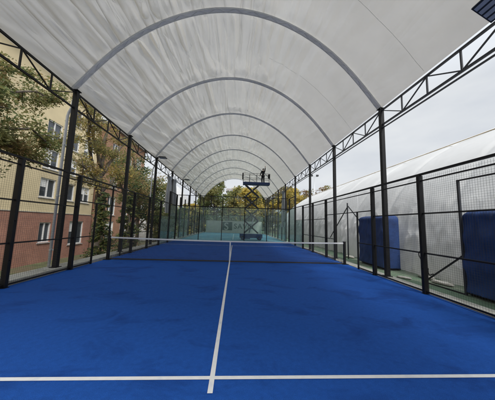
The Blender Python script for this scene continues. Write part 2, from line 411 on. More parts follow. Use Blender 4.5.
# fabric
NB = 34
Y_ = []
for k in range(len(arch_y)-1):
    for j in range(NB): Y_.append((arch_y[k]+SP*j/NB, k, j/NB))
Y_.append((arch_y[-1], len(arch_y)-2, 1.0))
mb = MB()
for (y, k, t) in Y_:
    for i in range(_NS+1):
        px, pz = _P[i]; nn = profn(i); s = -1+2*i/_NS; u = s*ARC
        crown = max(0, 1-abs(s)**2.2)
        tt = min(t, 1-t)                                   # 0 at an arch, .5 mid-bay
        sag = -.08*math.sin(PI*t)*(.35+.65*crown)
        # pleats that start at the arches and run along the canopy, leaning a little
        lean = .55*(t-.5)*s
        def ridg(fr, sx, sd):
            q = noise.noise(Vector(((u+lean*1.4)*fr, y*sx, sd+k*5.3)))
            return 1-min(1, abs(q)*2.6)
        e1 = min(1, max(0, tt-.03)*12)
        fan = math.exp(-tt*1.6)
        a1 = ridg(1.5, .09, 1.0)**1.6*.20*e1*fan
        a2 = ridg(2.9, .11, 7.0)**1.2*.15*e1*math.exp(-tt*1.8)
        a6 = noise.noise(Vector(((u+lean)*7, y*.35, 71+k)))*.03*e1*math.exp(-tt*3)
        a3 = noise.noise(Vector((u*.8+y*.5, y*.6-u*.3, 21+k)))*.06*e1
        q4 = noise.noise(Vector(((u*.9+y*.3)*1.0, (y-u*.3)*.16, 33.0+k)))
        a4 = (1-min(1, abs(q4)*3.2))**2*.07*e1
        q5 = noise.noise(Vector(((u*.9-y*.3)*1.2, (y+u*.3)*.18, 53.0+k)))
        a5 = (1-min(1, abs(q5)*3.2))**2*.06*e1
        right = 1-.75*min(1, max(0, (s-.25)/.3))
        edge = (.3+.7*crown)*right
        d = .06+sag+(a1+a2+a6)*edge+a3*edge-(a4+a5)*(.45+.55*crown)*right
        if i == 0 or i == _NS: d = .05+.4*sag
        mb.v.append((px+nn.x*d, y, pz+nn.z*d))
n1 = _NS+1
for j in range(len(Y_)-1):
    for i in range(_NS):
        mb.f.append((j*n1+i, j*n1+i+1, (j+1)*n1+i+1, (j+1)*n1+i)); mb.m.append(0)
cpart(mb, 'roof_fabric', M_canopy, smooth=True)
# arches: two chords and lacing, dressed in a pale sleeve
idx = list(range(0, _NS+1, 8))
for y in arch_y:
    mb = MB()
    pts = [(_P[i], profn(i)) for i in idx]
    for dy in (-.075, .075):
        mb.tube([(p[0]-n.x*.012, y+dy, p[1]-n.z*.012) for p, n in pts], .012, 6)
    for q in range(len(pts)-1):
        (p, n), (p2, n2) = pts[q], pts[q+1]
        sg = .075 if q % 2 else -.075
        mb.beam((p[0]-n.x*.012, y+sg, p[1]-n.z*.012), (p2[0]-n2.x*.012, y-sg, p2[1]-n2.z*.012), .012)
    o = cpart(mb, 'arch_rib', M_ribt, smooth=False)
    mb = MB()
    for p, n in pts:
        mb.v += [(p[0]+n.x*.0, y-.1, p[1]+n.z*.0), (p[0], y+.1, p[1]), (p[0]+n.x*.025, y+.1, p[1]+n.z*.025), (p[0]+n.x*.025, y-.1, p[1]+n.z*.025)]
    for q in range(len(pts)-1):
        for e in range(4):
            mb.f.append((q*4+e, q*4+(e+1) % 4, q*4+4+(e+1) % 4, q*4+4+e)); mb.m.append(0)
    for i, v in enumerate(mb.v): mb.v[i] = (v[0], v[1]-cy0, v[2])
    mb.build('rib_sleeve', M_sleeve, o)
# mid-bay welded seams of the fabric
for k in (1, 2, 3):
    mb = MB(); row = k*NB+NB//2
    y = Y_[row][0]
    pts = []
    src = bpy.data.objects['roof_fabric'].data.vertices
    for i in range(int(_NS*.62), _NS-1, 8):
        v = src[row*n1+i].co; nn = profn(i); pts.append((v.x-nn.x*.006, v.y+cy0, v.z-nn.z*.006))
    mb.tube(pts, .004, 4)
    cpart(mb, 'welded_seam', M_seam)
# posts and eave trusses
PXS = 5.3
ET, EB = 5.8, 5.26
post_spots = []
for sgn in (-1, 1):
    X = sgn*PXS
    for k, y in enumerate(arch_y):
        mb = MB().box((X-.065, y-.065, -.02 if sgn > 0 else -.05), (X+.065, y+.065, 5.86))
        o = cpart(mb, 'support_post', M_black, bevel=.006)
        mb = MB().box((X-.11, y-.11, .1 if sgn < 0 else .012), (X+.11, y+.11, .125 if sgn < 0 else .034))
        MB().box((X-.1, y-.1-cy0, 5.861), (X+.1, y+.1-cy0, 5.885)).build('post_cap', M_black, o)
        for i, v in enumerate(mb.v): mb.v[i] = (v[0], v[1]-cy0, v[2])
        mb.build('base_plate', M_black, o)
    for k in range(len(arch_y)-1):
        y0, y1 = arch_y[k]+.066, arch_y[k+1]-.066
        mb = MB()
        mb.beam((X, y0, ET), (X, y1, ET), .05, .05); mb.beam((X, y0, EB), (X, y1, EB), .05, .05)
        if sgn > 0: mb.beam((X, y0, EB-.12), (X, y1, EB-.12), .035, .035)
        nb = 4
        for b in range(nb):
            ya, yb = y0+(y1-y0)*b/nb, y0+(y1-y0)*(b+1)/nb
            if b: mb.beam((X, ya, EB+.026), (X, ya, ET-.026), .035)
            mb.beam((X+.004, ya+.03, (ET-.03) if b % 2 == 0 else (EB+.03)), (X+.004, yb-.03, (EB+.03) if b % 2 == 0 else (ET-.03)), .03, .03)
        cpart(mb, 'eave_truss', M_black if sgn < 0 else M_greysteel)

# ================================================================== FENCES
def side_fence(sgn, label):
    X = sgn*5.0
    F = thing('side_fence', label, 'fence', (X, 0, 0))
    def P(mbx, name, m, **k):
        for i, v in enumerate(mbx.v): mbx.v[i] = (v[0]-X, v[1], v[2])
        return mbx.build(name, m, F, **k)
    posts = [-10, -8, -6, -4, -2, 2, 4, 6, 8, 10]
    for y in posts:
        h = 3.0 if abs(y) < 8 else 4.0
        o = P(MB().box((X-.06*1, y-.04, 0), (X+.06, y+.04, h)), 'post', M_black, bevel=.005)
        for zz in (.6, 1.5, 2.4): MB().box((-sgn*.066-.008, y-.02, zz), (-sgn*.066+.008, y+.02, zz+.03)).build('clip', M_black, o)
        MB().box((-.075, y-.06, .001), (.075, y+.06, .01)).build('base_plate', M_black, o)
    if sgn < 0: P(MB().box((X-.025, -.025, 0), (X+.025, .025, 3.0)), 'post', M_black)
    # gate posts at the middle entrance
    for y in (-1.0, 1.0): P(MB().box((X-.025, y-.025, 0), (X+.025, y+.025, 2.19)), 'gate_post', M_black)
    for a, b, zz in ((-7.96, 7.96, 3.001), (8.04, 9.96, 3.96), (8.041, 9.96, 3.0)): P(MB().box((X-.03, a, zz), (X+.03, b, zz+.05)), 'top_rail', M_black)
    for zz in (.06, 1.0, 2.0):
        for a, b in zip(posts[2:-3], posts[3:-2]):
            if (a, b) == (-2, 2):
                if zz < 2: segs = [(a+.04, -1.026), (1.026, b-.04)]
                else: segs = [(a+.04, b-.04)]
            else: segs = [(a+.04, b-.04)]
            for p, q in segs: P(MB().box((X-.018, p, zz+(.2 if zz == 2.0 and (a, b) == (-2, 2) else 0)-.016), (X+.018, q, zz+(.2 if zz == 2.0 and (a, b) == (-2, 2) else 0)+.016)), 'mid_rail' if zz > .5 else 'bottom_rail', M_black)
    for a, b in zip(posts[2:-3], posts[3:-2]): P(MB().box((X-.015, a+.041, 2.84), (X+.015, b-.041, 2.868)), 'upper_rail', M_black)
    for a, b in zip(posts[2:-3], posts[3:-2]):
        mbx = MB()
        if (a, b) == (-2, 2):
            wire_grid(mbx, (X+sgn*.024, -1.96, .08), (0, 1, 0), (0, 0, 1), .93, 2.9, .05, .0023)
            wire_grid(mbx, (X+sgn*.024, 1.03, .08), (0, 1, 0), (0, 0, 1), .93, 2.9, .05, .0023)
            wire_grid(mbx, (X+sgn*.024, -1.0, 2.23), (0, 1, 0), (0, 0, 1), 2.0, .75, .05, .0023)
        else:
            wire_grid(mbx, (X+sgn*.024, a+.04, .02), (0, 1, 0), (0, 0, 1), b-a-.08, 2.96, .05, .0023)
        P(mbx, 'mesh_panel', M_wire)
    for a, b, h in ((6, 8, 2.0), (8, 10, 3.0), (-8, -6, 2.0)):
        P(MB().box((X-.006, a+.05, .03), (X+.006, b-.05, h-.01)), 'glass_panel', M_glass)
        mbx = MB(); wire_grid(mbx, (X+sgn*.024, a+.04, h+.03), (0, 1, 0), (0, 0, 1), b-a-.08, .94, .05, .0023)
        mbx.box((X-.02, a+.041, h), (X+.02, b-.041, h+.03)); P(mbx, 'mesh_panel', M_wire)
    return F
side_fence(-1, 'black wire mesh fence along left side of blue court, before the brick building')
side_fence(1, 'black wire mesh fence along right side of blue court, before the white dome')

W_ = thing('glass_end_wall', 'glass end wall with black posts and mesh top across the far end of the blue court', 'glass wall', (0, 10.06, 0))
for x in range(-4, 5):
    full = x % 2 != 0
    MB().box((x-.03, -.04, 0 if full else 3.07), (x+.03, .04, 3.96)).build('post', M_black, W_)
MB().box((-4.93, -.035, 2.99), (4.93, .035, 3.065)).build('middle_rail', M_black, W_)
MB().box((-4.93, -.03, 3.961), (4.93, .03, 4.01)).build('top_rail', M_black, W_)
MB().box((-4.93, -.03, .001), (4.93, .03, .04)).build('bottom_rail', M_black, W_)
for a in (-5, -3, -1, 1, 3):
    MB().box((a+.05, .05, .05), (a+1.95, .062, 2.98)).build('glass_panel', M_glass, W_)
mb = MB(); wire_grid(mb, (-4.93, -.045, 3.07), (1, 0, 0), (0, 0, 1), 9.86, .88, .05, .0023); mb.build('mesh_panel', M_wire, W_)

# second court's own fences
def far_fence(sgn, label):
    X = sgn*5.2
    F = thing('side_fence', label, 'fence', (X, 12, 0))
    for i in range(9):
        y = i*2.0
        h = 4.0 if i in (0, 1, 8) else 3.0
        MB().box((-.05, y-.05, -.01), (.05, y+.05, h)).build('post', M_black, F)
    MB().box((-.03, .05, 3.0), (.03, 15.95, 3.05)).build('top_rail', M_black, F)
    MB().box((-.02, .05, 1.98), (.02, 15.95, 2.02)).build('mid_rail', M_black, F)
    for a in (0, 2, 12, 14):
        MB().box((-.006, a+.06, .03), (.006, a+1.94, 2.95)).build('glass_panel', M_glass, F)
    mb = MB()
    wire_grid(mb, (sgn*.024, 4.05, .03), (0, 1, 0), (0, 0, 1), 7.9, 2.95, .1, .005)
    mb.build('mesh_panel', M_wire, F)
far_fence(-1, 'row of dark posts and mesh along the left side of the turquoise court')
far_fence(1, 'row of dark posts and mesh along the right side of the turquoise court')
W2 = thing('glass_end_wall', 'distant glass wall with cream banner behind the turquoise court', 'glass wall', (0, 28.3, 0))
for x in range(-5, 6, 2): MB().box((x-.05, -.05, -.05), (x+.05, .05, 4)).build('post', M_black, W2)
MB().box((-5, -.04, 2.98), (5, .04, 3.06)).build('middle_rail', M_black, W2)
MB().box((-5, -.04, 3.97), (5, .04, 4.02)).build('top_rail', M_black, W2)
for a in range(-5, 5, 2): MB().box((a+.06, .06, .03), (a+1.94, .072, 2.95)).build('glass_panel', M_glass, W2)

# banner with green square, S mark and lettering
B = thing('banner', 'cream advertising banner with dark green square and SAVO lettering', 'banner', (0, 28.18, 0))
MB().box((-4.75, -.012, .02), (4.75, 0, 2.04)).build('banner_sheet', M_banner, B)
MB().box((-2.0, -.02, .46), (-.32, -.0125, 1.86)).build('logo_square', M_bgreen, B)
def text_mesh(body, size, name, m, parent, loc, ext=.004):
    cu = bpy.data.curves.new(name, 'FONT'); cu.body = body; cu.size = size; cu.extrude = ext; cu.offset = .012
    cu.space_character = 1.15
    to = bpy.data.objects.new(name, cu); COL.objects.link(to)
    dg = bpy.context.evaluated_depsgraph_get(); me = bpy.data.meshes.new_from_object(to.evaluated_get(dg))
    bpy.data.objects.remove(to)
    o = bpy.data.objects.new(name, me); COL.objects.link(o); me.materials.clear(); me.materials.append(m)
    o.parent = parent; o.location = loc; o.rotation_euler = (PI/2, 0, 0)
    return o
text_mesh('S', 1.75, 'logo_mark', M_banner, B, (-1.72, -.026, .54), .003)
text_mesh('SAVO', 1.2, 'lettering', M_bgreen, B, (-.05, -.018, .78))

# ================================================================== NET
NT = thing('padel_net', 'black padel net with white top band stretched across the blue court', 'net', (0, 0, 0))
def nz_(x): return .87+.05*(x/5)**2
mb = MB()
step = .042; n = int(9.8/step)
for i in range(n+1):
    x = -4.9+9.8*i/n; zt = nz_(x)-.05
    mb.add([(x-.003, 0, .01), (x+.003, 0, .01), (x+.003, 0, zt), (x-.003, 0, zt), (x-.003, .003, .01), (x+.003, .003, .01), (x+.003, .003, zt), (x-.003, .003, zt)],
           [(0,1,2,3),(7,6,5,4),(0,3,7,4),(1,5,6,2)])
for j in range(20):
    q = .012+j*step
    pts = []
    for i in range(41):
        x = -4.9+9.8*i/40; pts.append((x, .005, min(q*nz_(x)/.87, nz_(x)-.05)))
    mb.tube(pts, .003, 4, cap=False)
mb.build('net_mesh', M_wire, NT)
MB().beam((-4.9, .004, .028), (4.9, .004, .028), .014, .05).build('bottom_cord', M_wire, NT)
mb = MB(); vs_ = []; fs_ = []
for i in range(41):
    x = -4.93+9.86*i/40; zt = nz_(x)
    vs_ += [(x, -.011, zt-.055), (x, -.011, zt), (x, .015, zt), (x, .015, zt-.055)]
for i in range(40):
    for e in range(4): fs_.append((i*4+e, i*4+4+e, i*4+4+(e+1) % 4, i*4+(e+1) % 4))
mb.add(vs_, fs_); mb.build('top_band', M_tape, NT)
MB().box((-.025, -.014, .005), (.025, -.0115, .82)).build('centre_strap', M_tape, NT)
for sg in (-1, 1):
    o = MB().box((sg*4.96-.045, -.045, .0), (sg*4.96+.045, .045, .95)).build('net_post', M_black, NT, bevel=.006)
    MB().box((sg*4.96-.05, -.05, .951), (sg*4.96+.05, .05, .965)).build('post_cap', M_black, o)
    MB().box((sg*4.96-.14, -.14, .005), (sg*4.96+.14, .14, .017)).build('base_plate', M_black, o)

# ================================================================== DOWNPIPES, FLOODLIGHTS, CURTAINS
def downpipe(y, label):
    D = thing('downpipe', label, 'downpipe', (-5.56, y, .1))
    MB().tube([(0, 0, 0.02), (0, 0, 4.9), (.03, 0, 5.05), (.1, 0, 5.22), (.13, 0, 5.5)], .04, 12).build('pipe', M_white, D, smooth=True)
    for zz in (.5, 2.2, 3.9):
        MB().tube([(0, 0, zz), (0, 0, zz+.04)], .048, 12).box((.055, -.012, zz), (.19, .012, zz+.035)).build('bracket', M_galv, D)
downpipe(-2.12, 'white downpipe on the large roof post nearest the yellow building')
downpipe(5.45, 'thin white downpipe on the left roof post just beyond the net')

def floodlight(loc, rz, tilt, label, wide=.42):
    Fm = thing('floodlight', label, 'floodlight', loc, rz, 'floodlights under the canopy eaves')
    R = Matrix.Rotation(tilt, 3, 'Y')
    mb = MB().box((.08, -wide/2, -.025), (.56, wide/2, .025))
    for i in range(5): mb.box((.12+.09*i, -wide/2+.03, .026), (.16+.09*i, wide/2-.03, .055))
    mb.v = [tuple(R @ Vector(v)) for v in mb.v]; mb.build('housing', M_greysteel, Fm)
    mb = MB()
    for i in range(4): mb.box((.115+.11*i, -wide/2+.025, -.032), (.19+.11*i, wide/2-.025, -.0255))
    mb.v = [tuple(R @ Vector(v)) for v in mb.v]; mb.build('lens', M_galv if loc[0] > 0 else M_frame, Fm)
    MB().beam((-.08, 0, 0), (.1, 0, 0), .05, .04).build('arm', M_greysteel, Fm)
floodlight((-5.22, YA+SP*2, 5.93), 0, math.radians(2), 'dark flat floodlight atop the left roof post just beyond the net')
floodlight((-5.22, YA+SP*4, 5.93), 0, math.radians(2), 'small dark floodlight atop a distant left roof post beyond the glass wall')
floodlight((5.17, YA-SP+.05, 5.66), PI, math.radians(-34), 'slatted floodlight panel under right eave, top corner above the mesh fence', .3)

def curtain(loc, h, w, label):
    n = 40; mb = MB(); z_ = [0, .25*h, .5*h, .75*h, .9*h, h]; wd = [.8, 1.0, .95, .8, .6, 1.0]
    seed = loc[1]
    for j, zz in enumerate(z_):
        for i in range(n):
            a = 2*PI*i/n; r = w*wd[j]*(1+.28*math.sin(a*7+seed)+.12*math.sin(a*13+j*.4))
            mb.v.append((r*.6*math.cos(a), r*math.sin(a), zz))
    for j in range(len(z_)-1):
        for i in range(n):
            mb.f.append((j*n+i, j*n+(i+1) % n, (j+1)*n+(i+1) % n, (j+1)*n+i)); mb.m.append(0)
    mb.f.append(tuple(range(n))); mb.m.append(0)
    o = mb.build('gathered_curtain', M_curt, smooth=True); o.location = loc
    tag(o, label, 'curtain', 'gathered plastic curtains hanging from the eaves')
curtain((-5.3, YA+SP*3-.62, 2.3), 2.95, .3, 'grey gathered curtain just before the left roof post nearest the glass wall corner')
curtain((-5.3, YA+SP*3+.7, 2.1), 3.15, .34, 'grey gathered curtain just beyond the left roof post nearest the glass wall corner')
curtain((5.25, YA+SP*4+.55, 1.4), 3.8, .32, 'pale gathered curtain hanging under the right eave beyond the glass wall')

# ================================================================== LIFT AND WORKER
LX, LY = 1.83, 13.3
LF_ = thing('scissor_lift', 'blue scissor lift raised high behind the glass wall on the turquoise court', 'scissor lift', (LX, LY, -.012))
MB().box((-1.16, -.38, .22), (1.16, .38, .62)).box((-1.0, -.4, .12), (-.1, .4, .22)).box((.2, -.4, .3), (.9, -.381, .55)).build('chassis', M_lblue, LF_, bevel=.02)
for x in (-.85, .85):
    for y in (-.42, .42):
        w = MB().tube([(x, y-.09, .2), (x, y+.09, .2)], .2, 20).build('wheel', M_rubber, LF_)
        MB().tube([(x, y-.096, .2), (x, y+.096, .2)], .11, 14).build('rim', M_lblue, w)
nst = 4; zb, zt = .7, 5.72; hh = (zt-zb)/nst; hw = .72
for st in range(nst):
    z0, z1 = zb+hh*st, zb+hh*(st+1)
    for y in (-.33, .33):
        MB().beam((-hw, y, z0), (hw, y, z1), .05, .12).build('scissor_arm', M_greysteel, LF_)
        MB().beam((-hw, y*.8, z1), (hw, y*.8, z0), .05, .12).build('scissor_arm', M_greysteel, LF_)
    for x, zz in ((-hw, z0), (hw, z0), (0, (z0+z1)/2)): MB().tube([(x, -.36, zz), (x, .36, zz)], .035, 8).build('pivot_pin', M_galv, LF_)
MB().tube([(-.2, 0, .7), (.35, 0, 2.6)], .06, 10).build('lift_cylinder', M_galv, LF_, smooth=True)
MB().box((-.98, -.4, 5.74), (1.82, .4, 5.8)).box((-.98, -.4, 5.801), (1.82, -.375, 5.98)).box((-.98, .375, 5.801), (1.82, .4, 5.98)).box((-.98, -.374, 5.801), (-.955, .374, 5.98)).box((1.795, -.374, 5.801), (1.82, .374, 5.98)).build('platform', M_lblue, LF_)
mb = MB()
for y in (-.388, .388):
    for zz in (6.4, 6.9): mb.tube([(-.97, y, zz), (1.81, y, zz)], .02, 6)
    for x in (-.97, -.3, .45, 1.15, 1.81): mb.tube([(x, y, 5.981), (x, y, 6.9)], .018, 6)
for x in (-.97, 1.81):
    for zz in (6.4, 6.9): mb.tube([(x, -.388, zz), (x, .388, zz)], .02, 6)
mb.build('guard_rail', M_greysteel, LF_)
MB().box((-1.08, -.26, 6.3), (-.96, .1, 6.95)).build('control_box', M_black, LF_, bevel=.015)
MB().box((1.6, -.44, 6.4), (1.79, -.41, 6.85)).build('tool_box', M_black, LF_, bevel=.01)

def skin_obj(name, verts, edges, radii, m, parent=None, sub=1, root=0):
    me = bpy.data.meshes.new(name); me.from_pydata(verts, edges, [])
    o = bpy.data.objects.new(name, me); COL.objects.link(o); me.materials.append(m)
    sk = o.modifiers.new('skin', 'SKIN'); sk.use_smooth_shade = True
    if not me.skin_vertices: 
        me.skin_vertices.new() if hasattr(me.skin_vertices, 'new') else None
    bm = bmesh.new(); bm.from_mesh(me); ly = bm.verts.layers.skin.verify(); bm.verts.ensure_lookup_table()
    for i, r in enumerate(radii):
        rr = r if isinstance(r, tuple) else (r, r)
        bm.verts[i][ly].radius = rr; bm.verts[i][ly].use_root = (i == root)
    bm.to_mesh(me); bm.free()
    ss = o.modifiers.new('subdivision', 'SUBSURF'); ss.levels = sub; ss.render_levels = sub
    dg = bpy.context.evaluated_depsgraph_get(); me2 = bpy.data.meshes.new_from_object(o.evaluated_get(dg))
    bpy.data.objects.remove(o)
    o = bpy.data.objects.new(name, me2); COL.objects.link(o)
    me2.materials.clear(); me2.materials.append(m)
    me2.polygons.foreach_set('use_smooth', [True]*len(me2.polygons))
    if parent: o.parent = parent
    return o
def add_fingers(V, Ed, Rd, wrist_i, wp, d, side):
    """palm, four bent fingers of different lengths and a thumb"""
    d = Vector(d).normalized(); sd_ = Vector(side).normalized(); nn = d.cross(sd_)
    V.append(tuple(Vector(wp)+d*.055)); Rd.append((.036, .02)); Ed.append((wrist_i, len(V)-1)); palm = len(V)-1
    for j, ln in enumerate((.07, .08, .074, .058)):
        o = sd_*(-.03+.02*j)
        b0 = Vector(wp)+d*.095+o; b1 = b0+d*ln*.55+nn*.008; b2 = b1+d*ln*.4+nn*.022
        i0 = len(V); V.extend([tuple(b0), tuple(b1), tuple(b2)]); Rd.extend([.01, .009, .008])
        Ed.extend([(palm, i0), (i0, i0+1), (i0+1, i0+2)])
    t0 = Vector(wp)+d*.035-sd_*.045; t1 = t0+d*.04-sd_*.02+nn*.012
    i0 = len(V); V.extend([tuple(t0), tuple(t1)]); Rd.extend([.012, .01]); Ed.extend([(palm, i0), (i0, i0+1)])

WK = thing('person', 'worker in dark clothes on the raised lift platform, one arm reaching up to the canopy', 'person', (LX+1.12, LY-.05, 5.79), math.radians(20))
J = dict(pel=(0, 0, .93), bel=(0, .0, 1.08), che=(.01, -.02, 1.3), nb=(.015, -.01, 1.45), nk=(.02, .0, 1.52), hd=(.03, .02, 1.6), ht=(.025, .01, 1.7),
         ls=(-.17, 0, 1.41), le=(-.25, .08, 1.14), lw=(-.2, .28, 1.0), rs=(.18, 0, 1.43), re=(.26, .06, 1.7), rw=(.3, .1, 1.94),
         lh=(-.09, 0, .9), lk=(-.12, .05, .49), la=(-.13, -.02, .09), lt=(-.14, .14, .035), rh=(.09, 0, .9), rk=(.12, .03, .49), ra=(.14, -.04, .09), rtoe=(.16, .12, .035))
names = list(J); V = [J[k] for k in names]; ix = {k: i for i, k in enumerate(names)}
Ed = [(ix[a], ix[b]) for a, b in (('pel','bel'),('bel','che'),('che','nb'),('nb','nk'),('nk','hd'),('hd','ht'),('nb','ls'),('ls','le'),('le','lw'),('nb','rs'),('rs','re'),('re','rw'),
      ('pel','lh'),('lh','lk'),('lk','la'),('la','lt'),('pel','rh'),('rh','rk'),('rk','ra'),('ra','rtoe'))]
RR = dict(pel=(.14,.1), bel=(.13,.095), che=(.15,.1), nb=(.09,.07), nk=.055, hd=(.075,.092), ht=(.065,.08), ls=.06, le=.043, lw=.03, rs=.06, re=.043, rw=.03,
          lh=.085, lk=.058, la=.04, lt=.035, rh=.085, rk=.058, ra=.04, rtoe=.035)
Rd = [RR[k] for k in names]
add_fingers(V, Ed, Rd, ix['rw'], J['rw'], (.1, .1, 1), (1, 0, -.1))
add_fingers(V, Ed, Rd, ix['lw'], J['lw'], (.15, .9, -.3), (1, 0, 0))
# nose
V.append((.033, .118, 1.605)); Rd.append(.014); Ed.append((ix['hd'], len(V)-1))
body = skin_obj('body', V, Ed, Rd, M_skin, WK)
def sub_skin(name, ks, es, grow, m, over={}):
    vv = [over.get(k, J[k]) for k in ks]; rr = []
    for k in ks:
        r = RR[k]; rr.append(tuple(x+grow for x in r) if isinstance(r, tuple) else r+grow)
    return skin_obj(name, vv, [(ks.index(a), ks.index(b)) for a, b in es], rr, m, WK)
sub_skin('jacket', ['pel', 'bel', 'che', 'nb', 'ls', 'le', 'lw', 'rs', 're', 'rw'], [('pel','bel'),('bel','che'),('che','nb'),('nb','ls'),('ls','le'),('le','lw'),('nb','rs'),('rs','re'),('re','rw')], .02, M_cloth,
         dict(rw=(.295, .095, 1.9), lw=(-.205, .25, 1.01)))
sub_skin('trousers', ['pel', 'lh', 'lk', 'la', 'rh', 'rk', 'ra'], [('pel','lh'),('lh','lk'),('lk','la'),('pel','rh'),('rh','rk'),('rk','ra')], .018, M_trous)
sub_skin('boot', ['la', 'lt'], [('la','lt')], .014, M_boot); sub_skin('boot', ['ra', 'rtoe'], [('ra','rtoe')], .014, M_boot)
mb = MB(); 
for j in range(7):
    ph = PI/2*j/6
    for i in range(16):
        a = 2*PI*i/16; mb.v.append((.028+.098*math.cos(ph)*math.cos(a), .015+.115*math.cos(ph)*math.sin(a), 1.66+.1*math.sin(ph)))
for j in range(6):
    for i in range(16): mb.f.append((j*16+i, j*16+(i+1) % 16, (j+1)*16+(i+1) % 16, (j+1)*16+i)); mb.m.append(0)
mb.box((-.03, .11, 1.655), (.09, .2, 1.67)); mb.build('cap', M_helmet, WK, smooth=True)

# ================================================================== RIGHT: AIR DOME, PADS, BRACED FRAMES
DX, DA, DB = 17.0, 10.15, 7.3
DM = thing('air_dome', 'large white air-supported dome rising behind the right fence', 'air dome', (DX, 0, 0))
mb = MB(); NT_, ya_, yb_ = 200, -30, 38
yl = np.concatenate([np.linspace(ya_, -16, 18)[:-1], np.linspace(-16, 20, 421)[:-1], np.linspace(20, yb_, 50)])
def dsc(y):
    if y > 20: return math.sqrt(max(0, 1-((y-20)/18.0)**2.2))
    if y < -16: return math.sqrt(max(0, 1-((-16-y)/14.0)**2.2))
    return 1
for y in yl:
    k = max(dsc(y), .01)
    for i in range(NT_+1):
        q = i/NT_; th = PI*(q if q < .0 else q)
        # denser near the left foot
        th = PI*(q**1.35)
        x = -DA*math.cos(th)*k; zz = DB*math.sin(th)*(k**.9)
        h = zz; low = math.exp(-(h/2.3)**4)
        fold = 0
        if th < 1.2 and -17 < y < 22:
            fold = low*(.12*noise.noise(Vector((y*1.5, h*.35, 2)))+.12*(1-min(1, abs(noise.noise(Vector((y*1.1+h*.55, h*.5-y*.2, 9)))*3)))+.08*noise.noise(Vector((y*3.4, h*1.3+y*.6, 4)))+.06*noise.noise(Vector((y*9, h*3+y, 14))))
            fold += .05*noise.noise(Vector((y*.5, h*.8, 5)))
            fold -= .06*math.exp(-((((y+100) % 3.0)-1.5)/.12)**2)*(1-low)
        nn = Vector((-math.cos(th)/DA, 0, math.sin(th)/DB)).normalized()
        mb.v.append((x+nn.x*fold, y, max(-.05, zz+nn.z*fold)))
n1_ = NT_+1
for j in range(len(yl)-1):
    for i in range(NT_): mb.f.append((j*n1_+i, j*n1_+i+1, (j+1)*n1_+i+1, (j+1)*n1_+i)); mb.m.append(0)
mb.build('dome_skin', M_dome, DM, smooth=True)
for th, w in ((.93, .022),):
    mb = MB(); mb.tube([(-(DA+.03)*math.cos(th)*dsc(y), y, (DB+.03)*math.sin(th)*dsc(y)**.9) for y in np.linspace(-15.5, 36, 90)], w, 5); mb.build('seam_rope', M_rope, DM)

def quilted_pad(y0, y1, label):
    L_ = y1-y0; h = 2.12; d = .5; n_y, n_z = 70, 64
    P0 = thing('padded_cover', label, 'padded cover', (6.35, (y0+y1)/2, .0), 0, 'blue padded covers against the dome')
    mb = MB()
    def rr(u, v):      # rounded top corners
        return u, v
    front = []; back = []
    for j in range(n_z+1):
        for i in range(n_y+1):
            u = -1+2*i/n_y; v = j/n_z
            zz = .07+(h-.07)*v; yy = L_/2*u
            R_ = .22
            if zz > h-R_:
                k = (zz-(h-R_))/R_; yy = u*(L_/2-R_*(1-math.sqrt(max(0, 1-k*k))))
            edge = min(1, (1-abs(u))*9)*min(1, (1-v)*11)*1.0
            edge = math.sqrt(max(0, 1-(1-edge)**2))
            bul = .1*edge + .02*math.cos(v*PI*6) *edge + (.05*noise.noise(Vector((yy*2+y0, zz*1.4, 1)))+.05*(1-min(1, abs(noise.noise(Vector((yy*1.8+zz*.5+y0, zz*.7-yy*.4, 8)))*3.5)))**2+.02*noise.noise(Vector((yy*7, zz*3, y0))))*edge
            front.append((-d/2*edge*.6-bul-.05, yy, zz)); back.append((d/2, yy, zz))
    w = n_y+1; mb.v = front+back; o_ = len(front)
    for j in range(n_z):
        for i in range(n_y):
            a = j*w+i
            mb.f.append((a, a+w, a+w+1, a+1)); mb.m.append(0)
            mb.f.append((o_+a, o_+a+1, o_+a+w+1, o_+a+w)); mb.m.append(0)
    for j in range(n_z):
        for i in (0, n_y):
            a = j*w+i; q = (a, o_+a, o_+a+w, a+w); mb.f.append(q if i == 0 else q[::-1]); mb.m.append(0)
    for i in range(n_y):
        a = n_z*w+i; mb.f.append((a, o_+a, o_+a+1, a+1)); mb.m.append(0)
    mb.build('cover', M_pad, P0, smooth=True)
    MB().box((-.2, -L_/2+.05, .0), (.3, L_/2-.05, .06)).build('base_frame', M_black, P0)
quilted_pad(-1.12, .8, 'blue padded cover against the dome, between two fence posts near the net')
quilted_pad(-6.6, -3.92, 'larger blue padded cover standing at the right picture edge beside a braced post')

def braced(y, label, dirs, h):
    F = thing('braced_post', label, 'post', (6.05, y, -.02))
    MB().box((-.025, -.025, 0), (.025, .025, h)).build('post', M_greysteel, F)
    for d in dirs: MB().beam((0.03, 0, d[0]), (0.03, d[1], d[2]), .035, .035).build('brace', M_black, F)
    return F
b1 = braced(1.75, 'slim steel post with two long braces spreading like a tent, behind the net post', ((2.72, 2.2, .95), (2.72, -1.9, 1.3)), 2.88)
b2 = braced(-4.02, 'leaning steel post with a low diagonal brace beside the larger blue cover', ((1.0, 1.15, .1),), 2.95)
MB().beam((0, 0.02, 2.93), (0, -4.2, 2.93), .035, .035).build('rail', M_black, b2)
MB().beam((0, 0, .02), (0, 1.3, .02), .03, .03).build('rail', M_black, b2)

